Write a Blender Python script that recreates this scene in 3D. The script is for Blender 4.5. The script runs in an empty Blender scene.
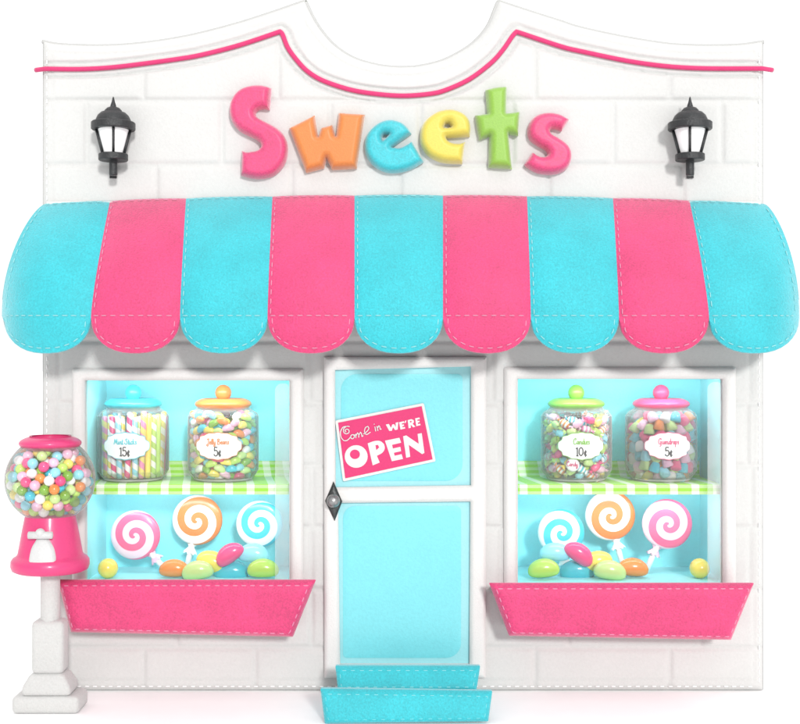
import bpy, math, random
import numpy as np
from mathutils import Vector, Matrix, Euler
from mathutils.geometry import delaunay_2d_cdt
random.seed(7); rng = np.random.default_rng(7)
PI = math.pi
scene = bpy.context.scene
COL = scene.collection
D = 12.0; CZ = 3.28
def at(px, py, Y=0.0):
    k = (D + Y) / D
    return Vector(((px - 400) / 100 * k, Y, CZ - (py - 362) / 100 * k))
def lin(c):
    c = c / 255
    return c / 12.92 if c <= .04045 else ((c + .055) / 1.055) ** 2.4
def rgb(r, g, b, k=1.0): return (lin(r) * k, lin(g) * k, lin(b) * k, 1)

# ------------------------------------------------------------------ materials
def felt(name, col, rough=.8, bump=.25, scale=55, var=.10, sheen=.25, spec=.35, coat=0, fibre=True):
    m = bpy.data.materials.new(name); m.use_nodes = True
    nt = m.node_tree; N = nt.nodes; L = nt.links; b = N['Principled BSDF']
    tc = N.new('ShaderNodeTexCoord')
    n1 = N.new('ShaderNodeTexNoise'); n1.inputs['Scale'].default_value = scale; n1.inputs['Detail'].default_value = 3; n1.inputs['Roughness'].default_value = .7
    n2 = N.new('ShaderNodeTexNoise'); n2.inputs['Scale'].default_value = 3.1; n2.inputs['Detail'].default_value = 4
    L.new(tc.outputs['Object'], n1.inputs['Vector']); L.new(tc.outputs['Object'], n2.inputs['Vector'])
    mr = N.new('ShaderNodeMapRange'); mr.inputs[1].default_value = .3; mr.inputs[2].default_value = .7
    mr.inputs[3].default_value = 1 - var; mr.inputs[4].default_value = 1 + var
    L.new(n1.outputs['Fac'], mr.inputs[0])
    mr2 = N.new('ShaderNodeMapRange'); mr2.inputs[1].default_value = .3; mr2.inputs[2].default_value = .7
    mr2.inputs[3].default_value = 1 - var * .35; mr2.inputs[4].default_value = 1 + var * .35
    L.new(n2.outputs['Fac'], mr2.inputs[0])
    mu = N.new('ShaderNodeMath'); mu.operation = 'MULTIPLY'; L.new(mr.outputs[0], mu.inputs[0]); L.new(mr2.outputs[0], mu.inputs[1])
    vm = N.new('ShaderNodeVectorMath'); vm.operation = 'SCALE'; vm.inputs[0].default_value = col[:3]
    L.new(mu.outputs[0], vm.inputs['Scale']); L.new(vm.outputs[0], b.inputs['Base Color'])
    if bump:
        bp = N.new('ShaderNodeBump'); bp.inputs['Strength'].default_value = bump; bp.inputs['Distance'].default_value = .02
        L.new(n1.outputs['Fac'], bp.inputs['Height']); L.new(bp.outputs[0], b.inputs['Normal'])
    b.inputs['Roughness'].default_value = rough
    b.inputs['Specular IOR Level'].default_value = spec
    b.inputs['Sheen Weight'].default_value = sheen; b.inputs['Sheen Roughness'].default_value = .5
    b.inputs['Coat Weight'].default_value = coat; b.inputs['Coat Roughness'].default_value = .15 if coat != .22 else .42
    return m
def candy(name, col, rough=.22, sub=.15):
    m = felt(name, col, rough=rough, bump=.0, scale=40, var=.05, sheen=0, spec=.5, coat=.35)
    return m
def thin_glass(name, white=.05, tint=(1, 1, 1, 1), spec_rough=.03, rim=0):
    m = bpy.data.materials.new(name); m.use_nodes = True
    nt = m.node_tree; N = nt.nodes; L = nt.links; N.remove(N['Principled BSDF'])
    out = N['Material Output']
    tr = N.new('ShaderNodeBsdfTransparent'); tr.inputs[0].default_value = tint
    gl = N.new('ShaderNodeBsdfGlossy'); gl.inputs['Roughness'].default_value = spec_rough
    df = N.new('ShaderNodeBsdfDiffuse'); df.inputs[0].default_value = (.85, .85, .85, 1)
    lw = N.new('ShaderNodeFresnel'); lw.inputs[0].default_value = 1.25
    m1 = N.new('ShaderNodeMixShader'); L.new(lw.outputs[0], m1.inputs[0]); L.new(tr.outputs[0], m1.inputs[1]); L.new(gl.outputs[0], m1.inputs[2])
    tc = N.new('ShaderNodeTexCoord'); ns = N.new('ShaderNodeTexNoise'); ns.inputs['Scale'].default_value = 6
    L.new(tc.outputs['Object'], ns.inputs['Vector'])
    mp = N.new('ShaderNodeMapRange'); mp.inputs[3].default_value = white * .6; mp.inputs[4].default_value = white * 1.4
    L.new(ns.outputs['Fac'], mp.inputs[0])
    fc = N.new('ShaderNodeLayerWeight'); fc.inputs[0].default_value = .17
    ad = math_node(N, L, 'ADD', mp.outputs[0], math_node(N, L, 'MULTIPLY', fc.outputs['Facing'], rim))  # white mixed in at grazing edges, standing in for rim reflections
    m2 = N.new('ShaderNodeMixShader'); L.new(ad, m2.inputs[0]); L.new(m1.outputs[0], m2.inputs[1]); L.new(df.outputs[0], m2.inputs[2])
    L.new(m2.outputs[0], out.inputs[0])
    return m
def math_node(N, L, op, a, b=None):
    n = N.new('ShaderNodeMath'); n.operation = op
    for i, v in enumerate((a, b)):
        if v is None: continue
        if isinstance(v, (int, float)): n.inputs[i].default_value = v
        else: L.new(v, n.inputs[i])
    return n.outputs[0]
def two_tone(name, ca, cb, kind, k1, k2=1.0, rough=.3):
    """kind spiral: lollipop swirl about local Y; helix: stripes winding round local Z; band: stripes along local X"""
    m = bpy.data.materials.new(name); m.use_nodes = True
    nt = m.node_tree; N = nt.nodes; L = nt.links; b = N['Principled BSDF']
    tc = N.new('ShaderNodeTexCoord'); sx = N.new('ShaderNodeSeparateXYZ'); L.new(tc.outputs['Object'], sx.inputs[0])
    X, Y, Z = sx.outputs
    if kind == 'spiral':
        r = math_node(N, L, 'SQRT', math_node(N, L, 'ADD', math_node(N, L, 'MULTIPLY', X, X), math_node(N, L, 'MULTIPLY', Z, Z)))
        r = math_node(N, L, 'POWER', math_node(N, L, 'DIVIDE', r, .26), .78)
        th = math_node(N, L, 'MULTIPLY', math_node(N, L, 'ARCTAN2', Z, X), k2 / (2 * PI))
        ph = math_node(N, L, 'ADD', math_node(N, L, 'MULTIPLY', r, k1), th)
    elif kind == 'helix':
        th = math_node(N, L, 'MULTIPLY', math_node(N, L, 'ARCTAN2', Y, X), 1 / (2 * PI))
        ph = math_node(N, L, 'ADD', math_node(N, L, 'MULTIPLY', Z, k1), th)
    else:
        ph = math_node(N, L, 'MULTIPLY', X, k1)
    fr = math_node(N, L, 'FRACT', math_node(N, L, 'ADD', ph, 10.2))
    tri = math_node(N, L, 'ABSOLUTE', math_node(N, L, 'SUBTRACT', fr, .5))
    mp = N.new('ShaderNodeMapRange'); mp.inputs[1].default_value = .235; mp.inputs[2].default_value = .265; L.new(tri, mp.inputs[0])
    mx = N.new('ShaderNodeMix'); mx.data_type = 'RGBA'; mx.inputs[6].default_value = ca; mx.inputs[7].default_value = cb
    L.new(mp.outputs[0], mx.inputs[0]); L.new(mx.outputs[2], b.inputs['Base Color'])
    b.inputs['Roughness'].default_value = rough; b.inputs['Coat Weight'].default_value = .3; b.inputs['Coat Roughness'].default_value = .1
    return m
K = .585
WHITE = rgb(255, 255, 255, .80)
M = {}
M['wall'] = felt('white_felt', rgb(252, 252, 250, .565), bump=.22, scale=38, var=.030, sheen=.05, spec=.2)
M['frame'] = felt('white_frame_felt', rgb(252, 250, 248, .66), bump=.3, scale=60, var=.03, sheen=.05, spec=.2)
M['pink'] = felt('pink_felt', rgb(252, 66, 134, K), bump=.35, scale=58, var=.22, spec=.4, rough=.5, sheen=.5)
M['cyan'] = felt('turquoise_felt', rgb(46, 216, 230, K), bump=.35, scale=58, var=.18, spec=.4, rough=.5, sheen=.5)
M['stitch_p'] = felt('pale_pink_thread', rgb(255, 160, 196, K), bump=0, var=.03)
M['stitch_c'] = felt('pale_turquoise_thread', rgb(165, 246, 250, K), bump=0, var=.03)
M['stitch_w'] = felt('white_thread', rgb(255, 255, 255, .9), bump=0, var=.02)
M['rope'] = felt('pink_piping', rgb(250, 66, 134, K), bump=.3, scale=70, var=.08)
M['orange'] = felt('orange_felt', rgb(250, 146, 60, K), bump=.3, scale=60, var=.09, rough=.5)
M['yellow'] = felt('yellow_felt', rgb(252, 232, 90, K), bump=.3, scale=60, var=.07, rough=.5)
M['green'] = felt('green_felt', rgb(160, 214, 72, K), bump=.3, scale=60, var=.08, rough=.5)
M['pane'] = felt('turquoise_pane', rgb(136, 238, 248, .66), bump=.12, scale=40, var=.05, spec=.5, rough=.4, coat=.2, sheen=0)
M['pane_highlight'] = felt('painted_pane_highlight', rgb(176, 243, 250, .66), bump=.1, scale=40, var=.03, rough=.3, coat=.3, sheen=0)  # highlight round the door panes put into a paler border colour
M['case'] = felt('turquoise_case', rgb(146, 242, 250, .93), bump=.12, scale=40, var=.05, rough=.7)
M['iron'] = felt('charcoal_iron', rgb(34, 36, 38, 1), bump=.4, scale=60, var=.25, rough=.36, spec=.5, sheen=0)
M['lamp_glass'] = felt('white_lamp_glass', rgb(255, 255, 255, .88), bump=0, var=.01, rough=.2, coat=.4)
M['stone'] = felt('pale_grey_stone', rgb(224, 224, 222, .66), bump=.35, scale=45, var=.06)
M['silver'] = felt('pale_silver', rgb(222, 222, 222, .72), bump=.2, scale=60, var=.05, rough=.5)
M['pinkplastic'] = felt('glossy_pink', rgb(250, 76, 140, .64), bump=.06, scale=60, var=.05, rough=.38, coat=.25, sheen=0)
M['glass'] = thin_glass('clear_glass', .02, rim=.65)
M['window_glass'] = thin_glass('window_glass', .03)
M['glare'] = thin_glass('painted_reflection', .17)  # whitish veil for the painted reflection on the window glass
M['label'] = felt('white_label', rgb(255, 255, 255, .86), bump=0, var=.01)
M['ink'] = felt('dark_ink', rgb(70, 68, 66, 1), bump=0, var=.05)
M['ground'] = felt('white_ground', (.96, .96, .96, 1), bump=0, scale=3, var=.01, sheen=0, spec=.1)
M['plaster'] = felt('plain_white_render', rgb(252, 252, 250, .62), bump=.2, scale=30, var=.03)
M['signpink'] = felt('sign_pink', rgb(238, 56, 124, .66), bump=.1, scale=70, var=.05, rough=.6)
# pewter knob
def metal(name, col, rough):
    m = felt(name, col, bump=.2, scale=50, var=.2, rough=rough, sheen=0); m.node_tree.nodes['Principled BSDF'].inputs['Metallic'].default_value = .85; return m
M['pewter'] = metal('pewter', rgb(150, 150, 150), .35); M['darkpewter'] = metal('dark_pewter', rgb(72, 74, 74), .4)
CC = {'hot pink': (246, 70, 136), 'pale pink': (250, 196, 224), 'orange': (248, 148, 66), 'yellow': (250, 228, 96),
      'turquoise': (60, 200, 222), 'light blue': (150, 228, 246), 'lime green': (190, 228, 96), 'green': (128, 180, 50), 'white': (250, 250, 250), 'pale green': (206, 236, 150)}
CM = {k: candy(k.replace(' ', '_') + '_candy', rgb(*v, .92)) for k, v in CC.items()}
SM = {k: felt(k.replace(' ', '_') + '_sugar', rgb(*v, .98), bump=.8, scale=90, var=.06, rough=.6, sheen=.2) for k, v in CC.items()}
# gingham cloth (uv in metres)
def gingham():
    m = bpy.data.materials.new('lime_gingham'); m.use_nodes = True
    nt = m.node_tree; N = nt.nodes; L = nt.links; b = N['Principled BSDF']
    uv = N.new('ShaderNodeUVMap'); sx = N.new('ShaderNodeSeparateXYZ'); L.new(uv.outputs[0], sx.inputs[0])
    u = math_node(N, L, 'FRACT', math_node(N, L, 'MULTIPLY', sx.outputs[0], 1 / .215))
    v = math_node(N, L, 'FRACT', math_node(N, L, 'MULTIPLY', sx.outputs[1], 1 / .062))
    a = math_node(N, L, 'GREATER_THAN', u, .36); c = math_node(N, L, 'GREATER_THAN', v, .5)
    s = math_node(N, L, 'MULTIPLY', math_node(N, L, 'ADD', a, c), .5)
    # white where both light, pale green mid, lime full: mix keeps vertical bands dominant
    s2 = math_node(N, L, 'ADD', math_node(N, L, 'MULTIPLY', a, .60), math_node(N, L, 'MULTIPLY', c, .40))
    mx = N.new('ShaderNodeMix'); mx.data_type = 'RGBA'; mx.inputs[6].default_value = rgb(248, 252, 236, .84); mx.inputs[7].default_value = rgb(160, 232, 8, .82)
    L.new(s2, mx.inputs[0]); L.new(mx.outputs[2], b.inputs['Base Color']); b.inputs['Roughness'].default_value = .85
    return m
M['gingham'] = gingham()

# ------------------------------------------------------------------ mesh tools
class MB:
    def __init__(s): s.v = []; s.f = []; s.m = []; s.uv = None
    def add(s, vs, fs, mi=0):
        o = len(s.v); s.v += [tuple(v) for v in vs]
        for f in fs: s.f.append(tuple(i + o for i in f)); s.m.append(mi)
    def box(s, a, b, mi=0):
        x0, y0, z0 = a; x1, y1, z1 = b
        s.add([(x0,y0,z0),(x1,y0,z0),(x1,y1,z0),(x0,y1,z0),(x0,y0,z1),(x1,y0,z1),(x1,y1,z1),(x0,y1,z1)],
              [(0,3,2,1),(4,5,6,7),(0,1,5,4),(1,2,6,5),(2,3,7,6),(3,0,4,7)], mi)
    def tube(s, pts, r, n=6, mi=0, closed=False):
        pts = [Vector(p) for p in pts]; k = len(pts)
        if k < 2: return
        vs = []
        for i, p in enumerate(pts):
            if closed: t = pts[(i + 1) % k] - pts[i - 1]
            else: t = pts[min(i + 1, k - 1)] - pts[max(i - 1, 0)]
            if t.length < 1e-9: t = Vector((1, 0, 0))
            t.normalize(); a = t.cross(Vector((0, 1, 0)))
            if a.length < .05: a = t.cross(Vector((1, 0, 0)))
            a.normalize(); b = t.cross(a)
            rr = r[i] if isinstance(r, (list, tuple)) else r
            for j in range(n):
                q = 2 * PI * j / n; vs.append(p + a * (math.cos(q) * rr) + b * (math.sin(q) * rr))
        fs = []
        for i in range(k if closed else k - 1):
            for j in range(n):
                i2 = (i + 1) % k
                fs.append((i*n+j, i*n+(j+1)%n, i2*n+(j+1)%n, i2*n+j))
        if not closed: fs.append(tuple(range(n))[::-1]); fs.append(tuple((k-1)*n + j for j in range(n)))
        s.add(vs, fs, mi)
    def lathe(s, prof, n=32, mi=0, c=(0, 0, 0), axis='z'):
        vs = []; fs = []
        for r, h in prof:
            r = max(r, 1e-4)
            for j in range(n):
                q = 2 * PI * j / n; x, y = r * math.cos(q), r * math.sin(q)
                vs.append((c[0] + x, c[1] + y, c[2] + h) if axis == 'z' else (c[0] + x, c[1] + h, c[2] + y))
        for i in range(len(prof) - 1):
            for j in range(n):
                f = (i*n+j, i*n+(j+1)%n, (i+1)*n+(j+1)%n, (i+1)*n+j)
                fs.append(f if axis == 'z' else f[::-1])
        s.add(vs, fs, mi)
    def build(s, name, mats, parent=None, smooth=True, bevel=0, seg=3, loc=None, angle=None):
        me = bpy.data.meshes.new(name); me.from_pydata(s.v, [], s.f); me.update()
        if not isinstance(mats, (list, tuple)): mats = [mats]
        for mt in mats: me.materials.append(mt)
        me.polygons.foreach_set('material_index', s.m)
        me.polygons.foreach_set('use_smooth', [smooth] * len(s.f))
        if angle: me.set_sharp_from_angle(angle=math.radians(angle))
        o = bpy.data.objects.new(name, me); COL.objects.link(o)
        if parent: o.parent = parent
        if loc is not None: o.location = loc
        if bevel:
            b = o.modifiers.new('bevel', 'BEVEL'); b.width = bevel; b.segments = seg; b.limit_method = 'ANGLE'; b.harden_normals = False
        return o
def tag(o, label=None, cat=None, group=None, kind=None):
    if label: o['label'] = label
    if cat: o['category'] = cat
    if group: o['group'] = group
    if kind: o['kind'] = kind
    return o
def empty(name, loc=(0, 0, 0), label=None, cat=None, group=None):
    o = bpy.data.objects.new(name, None); COL.objects.link(o); o.location = loc; o.empty_display_size = .1
    return tag(o, label, cat, group)
def reparent(root, children):
    """keep world placement of meshes made in world coordinates"""
    for c in children:
        c.parent = root; c.location = c.location - root.location
def smooth_poly(pts, closed=True, corner=50, n=6):
    P = [Vector((p[0], p[1])) for p in pts]; k = len(P); out = []
    def is_corner(i):
        if not closed and (i == 0 or i == k - 1): return True
        a = (P[i] - P[i-1]); b = (P[(i+1) % k] - P[i])
        if a.length < 1e-6 or b.length < 1e-6: return False
        return abs(a.angle_signed(b)) > math.radians(corner)
    cor = [is_corner(i) for i in range(k)]
    for i in range(k if closed else k - 1):
        p1, p2 = P[i], P[(i+1) % k]
        p0 = p1 + (p1 - p2) if cor[i] else P[i-1]
        p3 = p2 + (p2 - p1) if cor[(i+1) % k] else P[(i+2) % k]
        m1 = (p2 - p1) if cor[i] else (p2 - p0) * .5
        m2 = (p2 - p1) if cor[(i+1) % k] else (p3 - p1) * .5
        for j in range(n):
            t = j / n
            h = (2*t**3-3*t*t+1)*p1 + (t**3-2*t*t+t)*m1 + (-2*t**3+3*t*t)*p2 + (t**3-t*t)*m2
            out.append((h.x, h.y))
    if not closed: out.append((P[-1].x, P[-1].y))
    return out
def resample(pts, step, closed=True):
    P = [np.array(p, float) for p in pts]
    if closed: P = P + [P[0]]
    out = []
    for a, b in zip(P[:-1], P[1:]):
        n = max(1, int(round(np.linalg.norm(b - a) / step)))
        for j in range(n): out.append(tuple(a + (b - a) * j / n))
    if not closed: out.append(tuple(P[-1]))
    return out
def seg_dist(q, loops, closed=True):
    d = np.full(len(q), 1e9)
    for lp in loops:
        A = np.array(lp); B = np.roll(A, -1, 0)
        if not closed: A = A[:-1]; B = B[:-1]
        for a, b in zip(A, B):
            ab = b - a; L2 = ab @ ab
            if L2 < 1e-12: continue
            t = np.clip(((q - a) @ ab) / L2, 0, 1)
            d = np.minimum(d, np.linalg.norm(q - (a + t[:, None] * ab), axis=1))
    return d
def inside(q, loop):
    A = np.array(loop); B = np.roll(A, -1, 0); r = np.zeros(len(q), bool)
    for a, b in zip(A, B):
        c = (a[1] > q[:, 1]) != (b[1] > q[:, 1])
        with np.errstate(divide='ignore', invalid='ignore'):
            x = (b[0] - a[0]) * (q[:, 1] - a[1]) / (b[1] - a[1]) + a[0]
        r ^= c & (q[:, 0] < x)
    return r
def puffy(mb, outer, holes=(), fn=None, T=.05, H=.03, r=5, step=1.6, mi=0):
    """padded shape; outline in picture units; fn(px,py,h) -> 3D (h = metres out of the surface); T = thickness behind"""
    outer = resample(outer, step * 1.5); holes = [resample(h, step * 1.2) for h in holes]
    loops = [outer] + holes
    A = np.array(outer); x0, y0 = A.min(0); x1, y1 = A.max(0)
    gx, gy = np.meshgrid(np.arange(x0, x1, step), np.arange(y0, y1, step)); gx = gx + (np.arange(gx.shape[0]) % 2)[:, None] * step * .5
    q = np.stack([gx.ravel(), gy.ravel()], 1)
    ok = inside(q, outer)
    for h in holes: ok &= ~inside(q, h)
    q = q[ok]; d = seg_dist(q, loops); k = d > step * .6; q = q[k]; d = d[k]
    vs = []; ed = []
    for lp in loops:
        o = len(vs); vs += [Vector(p) for p in lp]; n = len(lp); ed += [(o + i, o + (i + 1) % n) for i in range(n)]
    nb = len(vs); vs += [Vector(p) for p in q]
    V, E, F, ov, oe, of = delaunay_2d_cdt(vs, ed, [], 1, 1e-5)
    P = np.array([(v.x, v.y) for v in V])
    # keep triangles with centroid inside
    C = np.array([P[list(f)].mean(0) for f in F]); ok = inside(C, outer)
    for h in holes: ok &= ~inside(C, h)
    dd = seg_dist(P, loops); t = np.clip(dd / r, 0, 1); hh = H * np.sqrt(np.maximum(0, 1 - (1 - t) ** 2))
    W = [fn(p[0], p[1], h) for p, h in zip(P, hh)]
    F2 = []
    for f, o in zip(F, ok):
        if not o: continue
        a, b, c = [P[i] for i in f[:3]]
        cr = (b[0]-a[0])*(c[1]-a[1]) - (b[1]-a[1])*(c[0]-a[0])
        F2.append(tuple(f) if cr < 0 else tuple(f)[::-1])   # picture y down -> facing the viewer
    mb.add(W, F2, mi)
    # sides and back from boundary edges of the kept triangles
    cnt = {}
    for f in F2:
        for i in range(3):
            e = (f[i], f[(i+1) % 3]); cnt[e] = cnt.get(e, 0) + 1
    bd = [e for e in cnt if (e[1], e[0]) not in cnt]
    idx = {}; bv = []
    for e in bd:
        for i in e:
            if i not in idx: idx[i] = len(bv); bv.append(i)
    fr = [fn(P[i][0], P[i][1], 0) for i in bv]; bk = [fn(P[i][0], P[i][1], -T) for i in bv]
    n = len(bv); mb.add(fr + bk, [(idx[b], idx[a], idx[a] + n, idx[b] + n) for a, b in bd], mi)
    mb.add([fn(p[0], p[1], -T) for p in P], [f[::-1] for f in F2], mi)
def flat(Y):
    return lambda x, y, h: at(x, y, Y) + Vector((0, -h, 0))
def dashes(mb, pts3, on=.05, off=.03, r=.007, mi=1, n=5, lift=Vector((0, 0, 0))):
    """dashed sewing thread along a 3D polyline"""
    P = [Vector(p) + lift for p in pts3]; L = [0]
    for a, b in zip(P[:-1], P[1:]): L.append(L[-1] + (b - a).length)
    def pt(s):
        s = min(max(s, 0), L[-1])
        for i in range(len(P) - 1):
            if s <= L[i+1] or i == len(P) - 2:
                d = L[i+1] - L[i]; return P[i].lerp(P[i+1], (s - L[i]) / d if d > 0 else 0)
    s = off * .5
    while s + on < L[-1]:
        a, m_, b = pt(s), pt(s + on / 2), pt(s + on)
        mb.tube([a, a.lerp(m_, .4), m_, m_.lerp(b, .6), b], [r * .3, r, r, r, r * .3], n, mi)
        s += (on + off) * random.uniform(.94, 1.06)

# ------------------------------------------------------------------ ground
g = MB(); S = 400
g.add([(-S, -S, 0), (S, -S, 0), (S, S, 0), (-S, S, 0)], [(0, 1, 2, 3)])
tag(g.build('ground', M['ground']), kind='structure')

# ------------------------------------------------------------------ the shop
SH = empty('sweet_shop', (0, 0, 0), 'white padded brick sweet shop with swooping parapet, blue door and two display windows', 'shop')
top = [(43,40.5),(58,43.5),(80.6,44.8),(105,45),(127.5,44),(152,41.4),(180,37),(205,31.6),(240,22.2),(275,10.9),(304,1),(306.5,2.5),(312.8,15.8),(321.5,29.8),(335.5,45.5),(354.8,57.8),(377.5,64.4),(395,66.5),(409,66.5),(420,65.4),(441,60.4),(462,50),(476,39.4),(488,24.5),(497,3),(499.5,1),(533.8,12.3),(560,20.6),(580,27),(621.5,36),(663,42.8),(690.6,44.8),(718,45),(740,44.2),(763,41)]
rope = [(37,71),(77,71.6),(105,70.6),(133,67.8),(180,61.5),(205,57),(240,48),(275,36.4),(281,34.2),(283.7,37.6),(289,50.7),(299.5,64.8),(310,75),(325,83.5),(351,92),(377.5,96.3),(404,98),(430,96),(446,92),(469,81.4),(490,65.6),(502,52.5),(511,39.5),(515.4,34.4),(525,37.6),(560,49.2),(580,54),(635,65),(690,70.5),(771,71)]
tp = np.array(smooth_poly(top, False, 50, 6)); rp = smooth_poly(rope, False, 50, 6)
WX0, WX1, WY1 = 43.5, 762.5, 690
WIN = [(85, 290, 380.5, 586), (517, 722.5, 379, 589)]
xs = set(np.round(np.arange(46, 762, 2.0), 2)) | {WX0, 44.5, WX1, 761.5}
ys = set(np.round(np.arange(102, 688, 2.0), 2)) | {688.5, 689.5, WY1}
for a, b, c, d_ in WIN:
    for v in (a, b): xs = {x for x in xs if abs(x - v) > .8} | {v}
    for v in (c, d_): ys = {y for y in ys if abs(y - v) > .8} | {v}
for v in (304., 305.5, 306.5, 497., 498., 499.5): xs.add(v)
xs = np.array(sorted(xs)); ys = np.array(sorted(ys))
tops = np.interp(xs, tp[:, 0], tp[:, 1]); NR = 52
colY = np.zeros((len(ys) + NR, len(xs)))
for i in range(NR):
    s = i / NR; s = s ** 1.0
    colY[i] = tops + (102 - tops) * s
colY[NR:] = ys[:, None]
GX = np.broadcast_to(xs, colY.shape); Q = np.stack([GX.ravel(), colY.ravel()], 1)
dtop = seg_dist(Q, [[tuple(p) for p in tp]], False)
dedge = np.minimum.reduce([dtop, Q[:, 0] - WX0, WX1 - Q[:, 0], WY1 - Q[:, 1]])
t = np.clip(dedge / 13, 0, 1); Hh = .085 * np.sqrt(np.maximum(0, 1 - (1 - t) ** 2))
drope = seg_dist(Q, [rp], False)
gro = np.zeros(len(Q))
def groove(d, w=2.4, dep=.024): return dep * np.exp(-(d / w) ** 2)
rows = [102, 166, 228, 290, 341, 403, 465, 526, 588, 646, 700]
rx = {0: [145, 279, 534, 668], 1: [89, 223, 331, 420, 512, 612, 720], 2: [158, 292, 400, 548, 681], 6: [58, 320, 500, 745], 5: [60, 310, 492, 748], 7: [60, 313, 502, 750], 8: [56, 312, 500, 748],
      9: [178, 312, 567, 700], 10: [145, 256, 534, 668], 3: [], 4: []}
below = Q[:, 1] - np.interp(Q[:, 0], [p[0] for p in rp], [p[1] for p in rp]) > 6
lim = np.where(below, 1.0, 0.0)
for r_ in rows[:-1]: gro = np.maximum(gro, groove(np.abs(Q[:, 1] - r_)) * lim)
prev = -1e3
for i, r_ in enumerate(rows):
    m_ = (Q[:, 1] > prev) & (Q[:, 1] <= r_)
    for x_ in rx[i]: gro = np.where(m_, np.maximum(gro, groove(np.abs(Q[:, 0] - x_)) * lim), gro)
    prev = r_
# raised white band under the pink piping with a thin line either side
gro = np.maximum(gro, groove(np.abs(drope - 7), 1.3, .03))
gro = np.where(drope < 6, -.012 * np.sqrt(np.clip(1 - (drope / 6) ** 4, 0, 1)), gro)
# border crease
gro = np.maximum(gro, groove(np.abs(dedge - 11), 1.6, .012))
Hh = Hh - gro * np.clip(dedge / 5, 0, 1)
nx = len(xs); ny = colY.shape[0]
V = [at(q[0], q[1], 0) + Vector((0, -h, 0)) for q, h in zip(Q, Hh)]
wb = MB(); F = []
for j in range(ny - 1):
    for i in range(nx - 1):
        cx = (xs[i] + xs[i+1]) / 2; cy = (colY[j, i] + colY[j+1, i]) / 2
        if any(a < cx < b and c < cy < d_ for a, b, c, d_ in WIN): continue
        F.append((j*nx+i, (j+1)*nx+i, (j+1)*nx+i+1, j*nx+i+1))
wb.add(V, F)
# thickness of the facade
BK = .30
ring = [(x, y) for x, y in zip(xs, tops)] + [(WX1, y) for y in colY[1:, -1]] + [(x, WY1) for x in xs[::-1][1:]] + [(WX0, y) for y in colY[:, 0][::-1][1:-1]]
fr = [at(x, y, 0) for x, y in ring]; bk = [v + Vector((0, BK, 0)) for v in fr]; n = len(ring)
wb.add(fr + bk, [(i, (i+1) % n, (i+1) % n + n, i + n) for i in range(n)])
for j in range(0, 1):
    o_ = [(x, top_) for x, top_ in zip(xs, tops)]
    vs = [at(x, y, 0) + Vector((0, BK, 0)) for x, y in o_] + [Vector((at(x, 0, 0).x, BK, at(0, 372, 0).z)) for x in xs]
    wb.add(vs, [(i, i+1, i+1+nx, i+nx) for i in range(nx - 1)])
# sewing along the edges
base = lambda x, y: at(x, y, 0) + Vector((0, -.074, 0))
for pl in ([(757, y) for y in range(52, 684, 6)], [(49, y) for y in range(52, 684, 6)], [(x, 684.5) for x in range(52, 757, 6)]):
    dashes(wb, [base(*p) for p in pl], .045, .035, .0055, 1)
wb.build('facade', [M['wall'], M['stitch_w']], SH)
# building body behind the facade
bm_ = MB(); zt = at(0, 75, 0).z; x0b, x1b = at(50, 0).x, at(756, 0).x
for a, b in (((x0b, .31, 0), (x0b + .15, 4.2, zt)), ((x1b - .15, .31, 0), (x1b, 4.2, zt)), ((x0b + .15, 4.05, 0), (x1b - .15, 4.2, zt))): bm_.box(a, b)
bm_.build('wall', M['plaster'], SH, smooth=False)
rf = MB(); rf.box((x0b + .151, .301, zt - .35), (x1b - .151, 4.04, zt - .2)); rf.build('roof', M['plaster'], SH, smooth=False)
# rolled edge along the parapet
M['edge'] = felt('off_white_rolled_edge', rgb(242, 242, 240, .50), bump=.2, scale=60, var=.05, sheen=0, spec=.1)
cp = MB(); cp.tube([at(x, y + 1.5, 0) + Vector((0, -.022, 0)) for x, y in resample([tuple(p) for p in tp], 3, False)], .020, 10)
for x_, y_ in ((WX0 + 1.2, 43), (WX1 - 1.2, 43)): cp.tube([at(x_, y_, 0) + Vector((0, -.018, 0)), at(x_, 689, 0) + Vector((0, -.018, 0))], .014, 10)
cp.build('rolled_edge', M['edge'], SH)
# piping
pm = MB(); ext = [at(x, y, 0) + Vector((0, -.085 * min(1, max(0, .35 + (min(x - 38, 770 - x)) / 16)) - .018, 0)) for x, y in resample(rp, 3, False)]
pm.tube(ext, .024, 10); pm.build('piping', M['rope'], SH)

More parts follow.
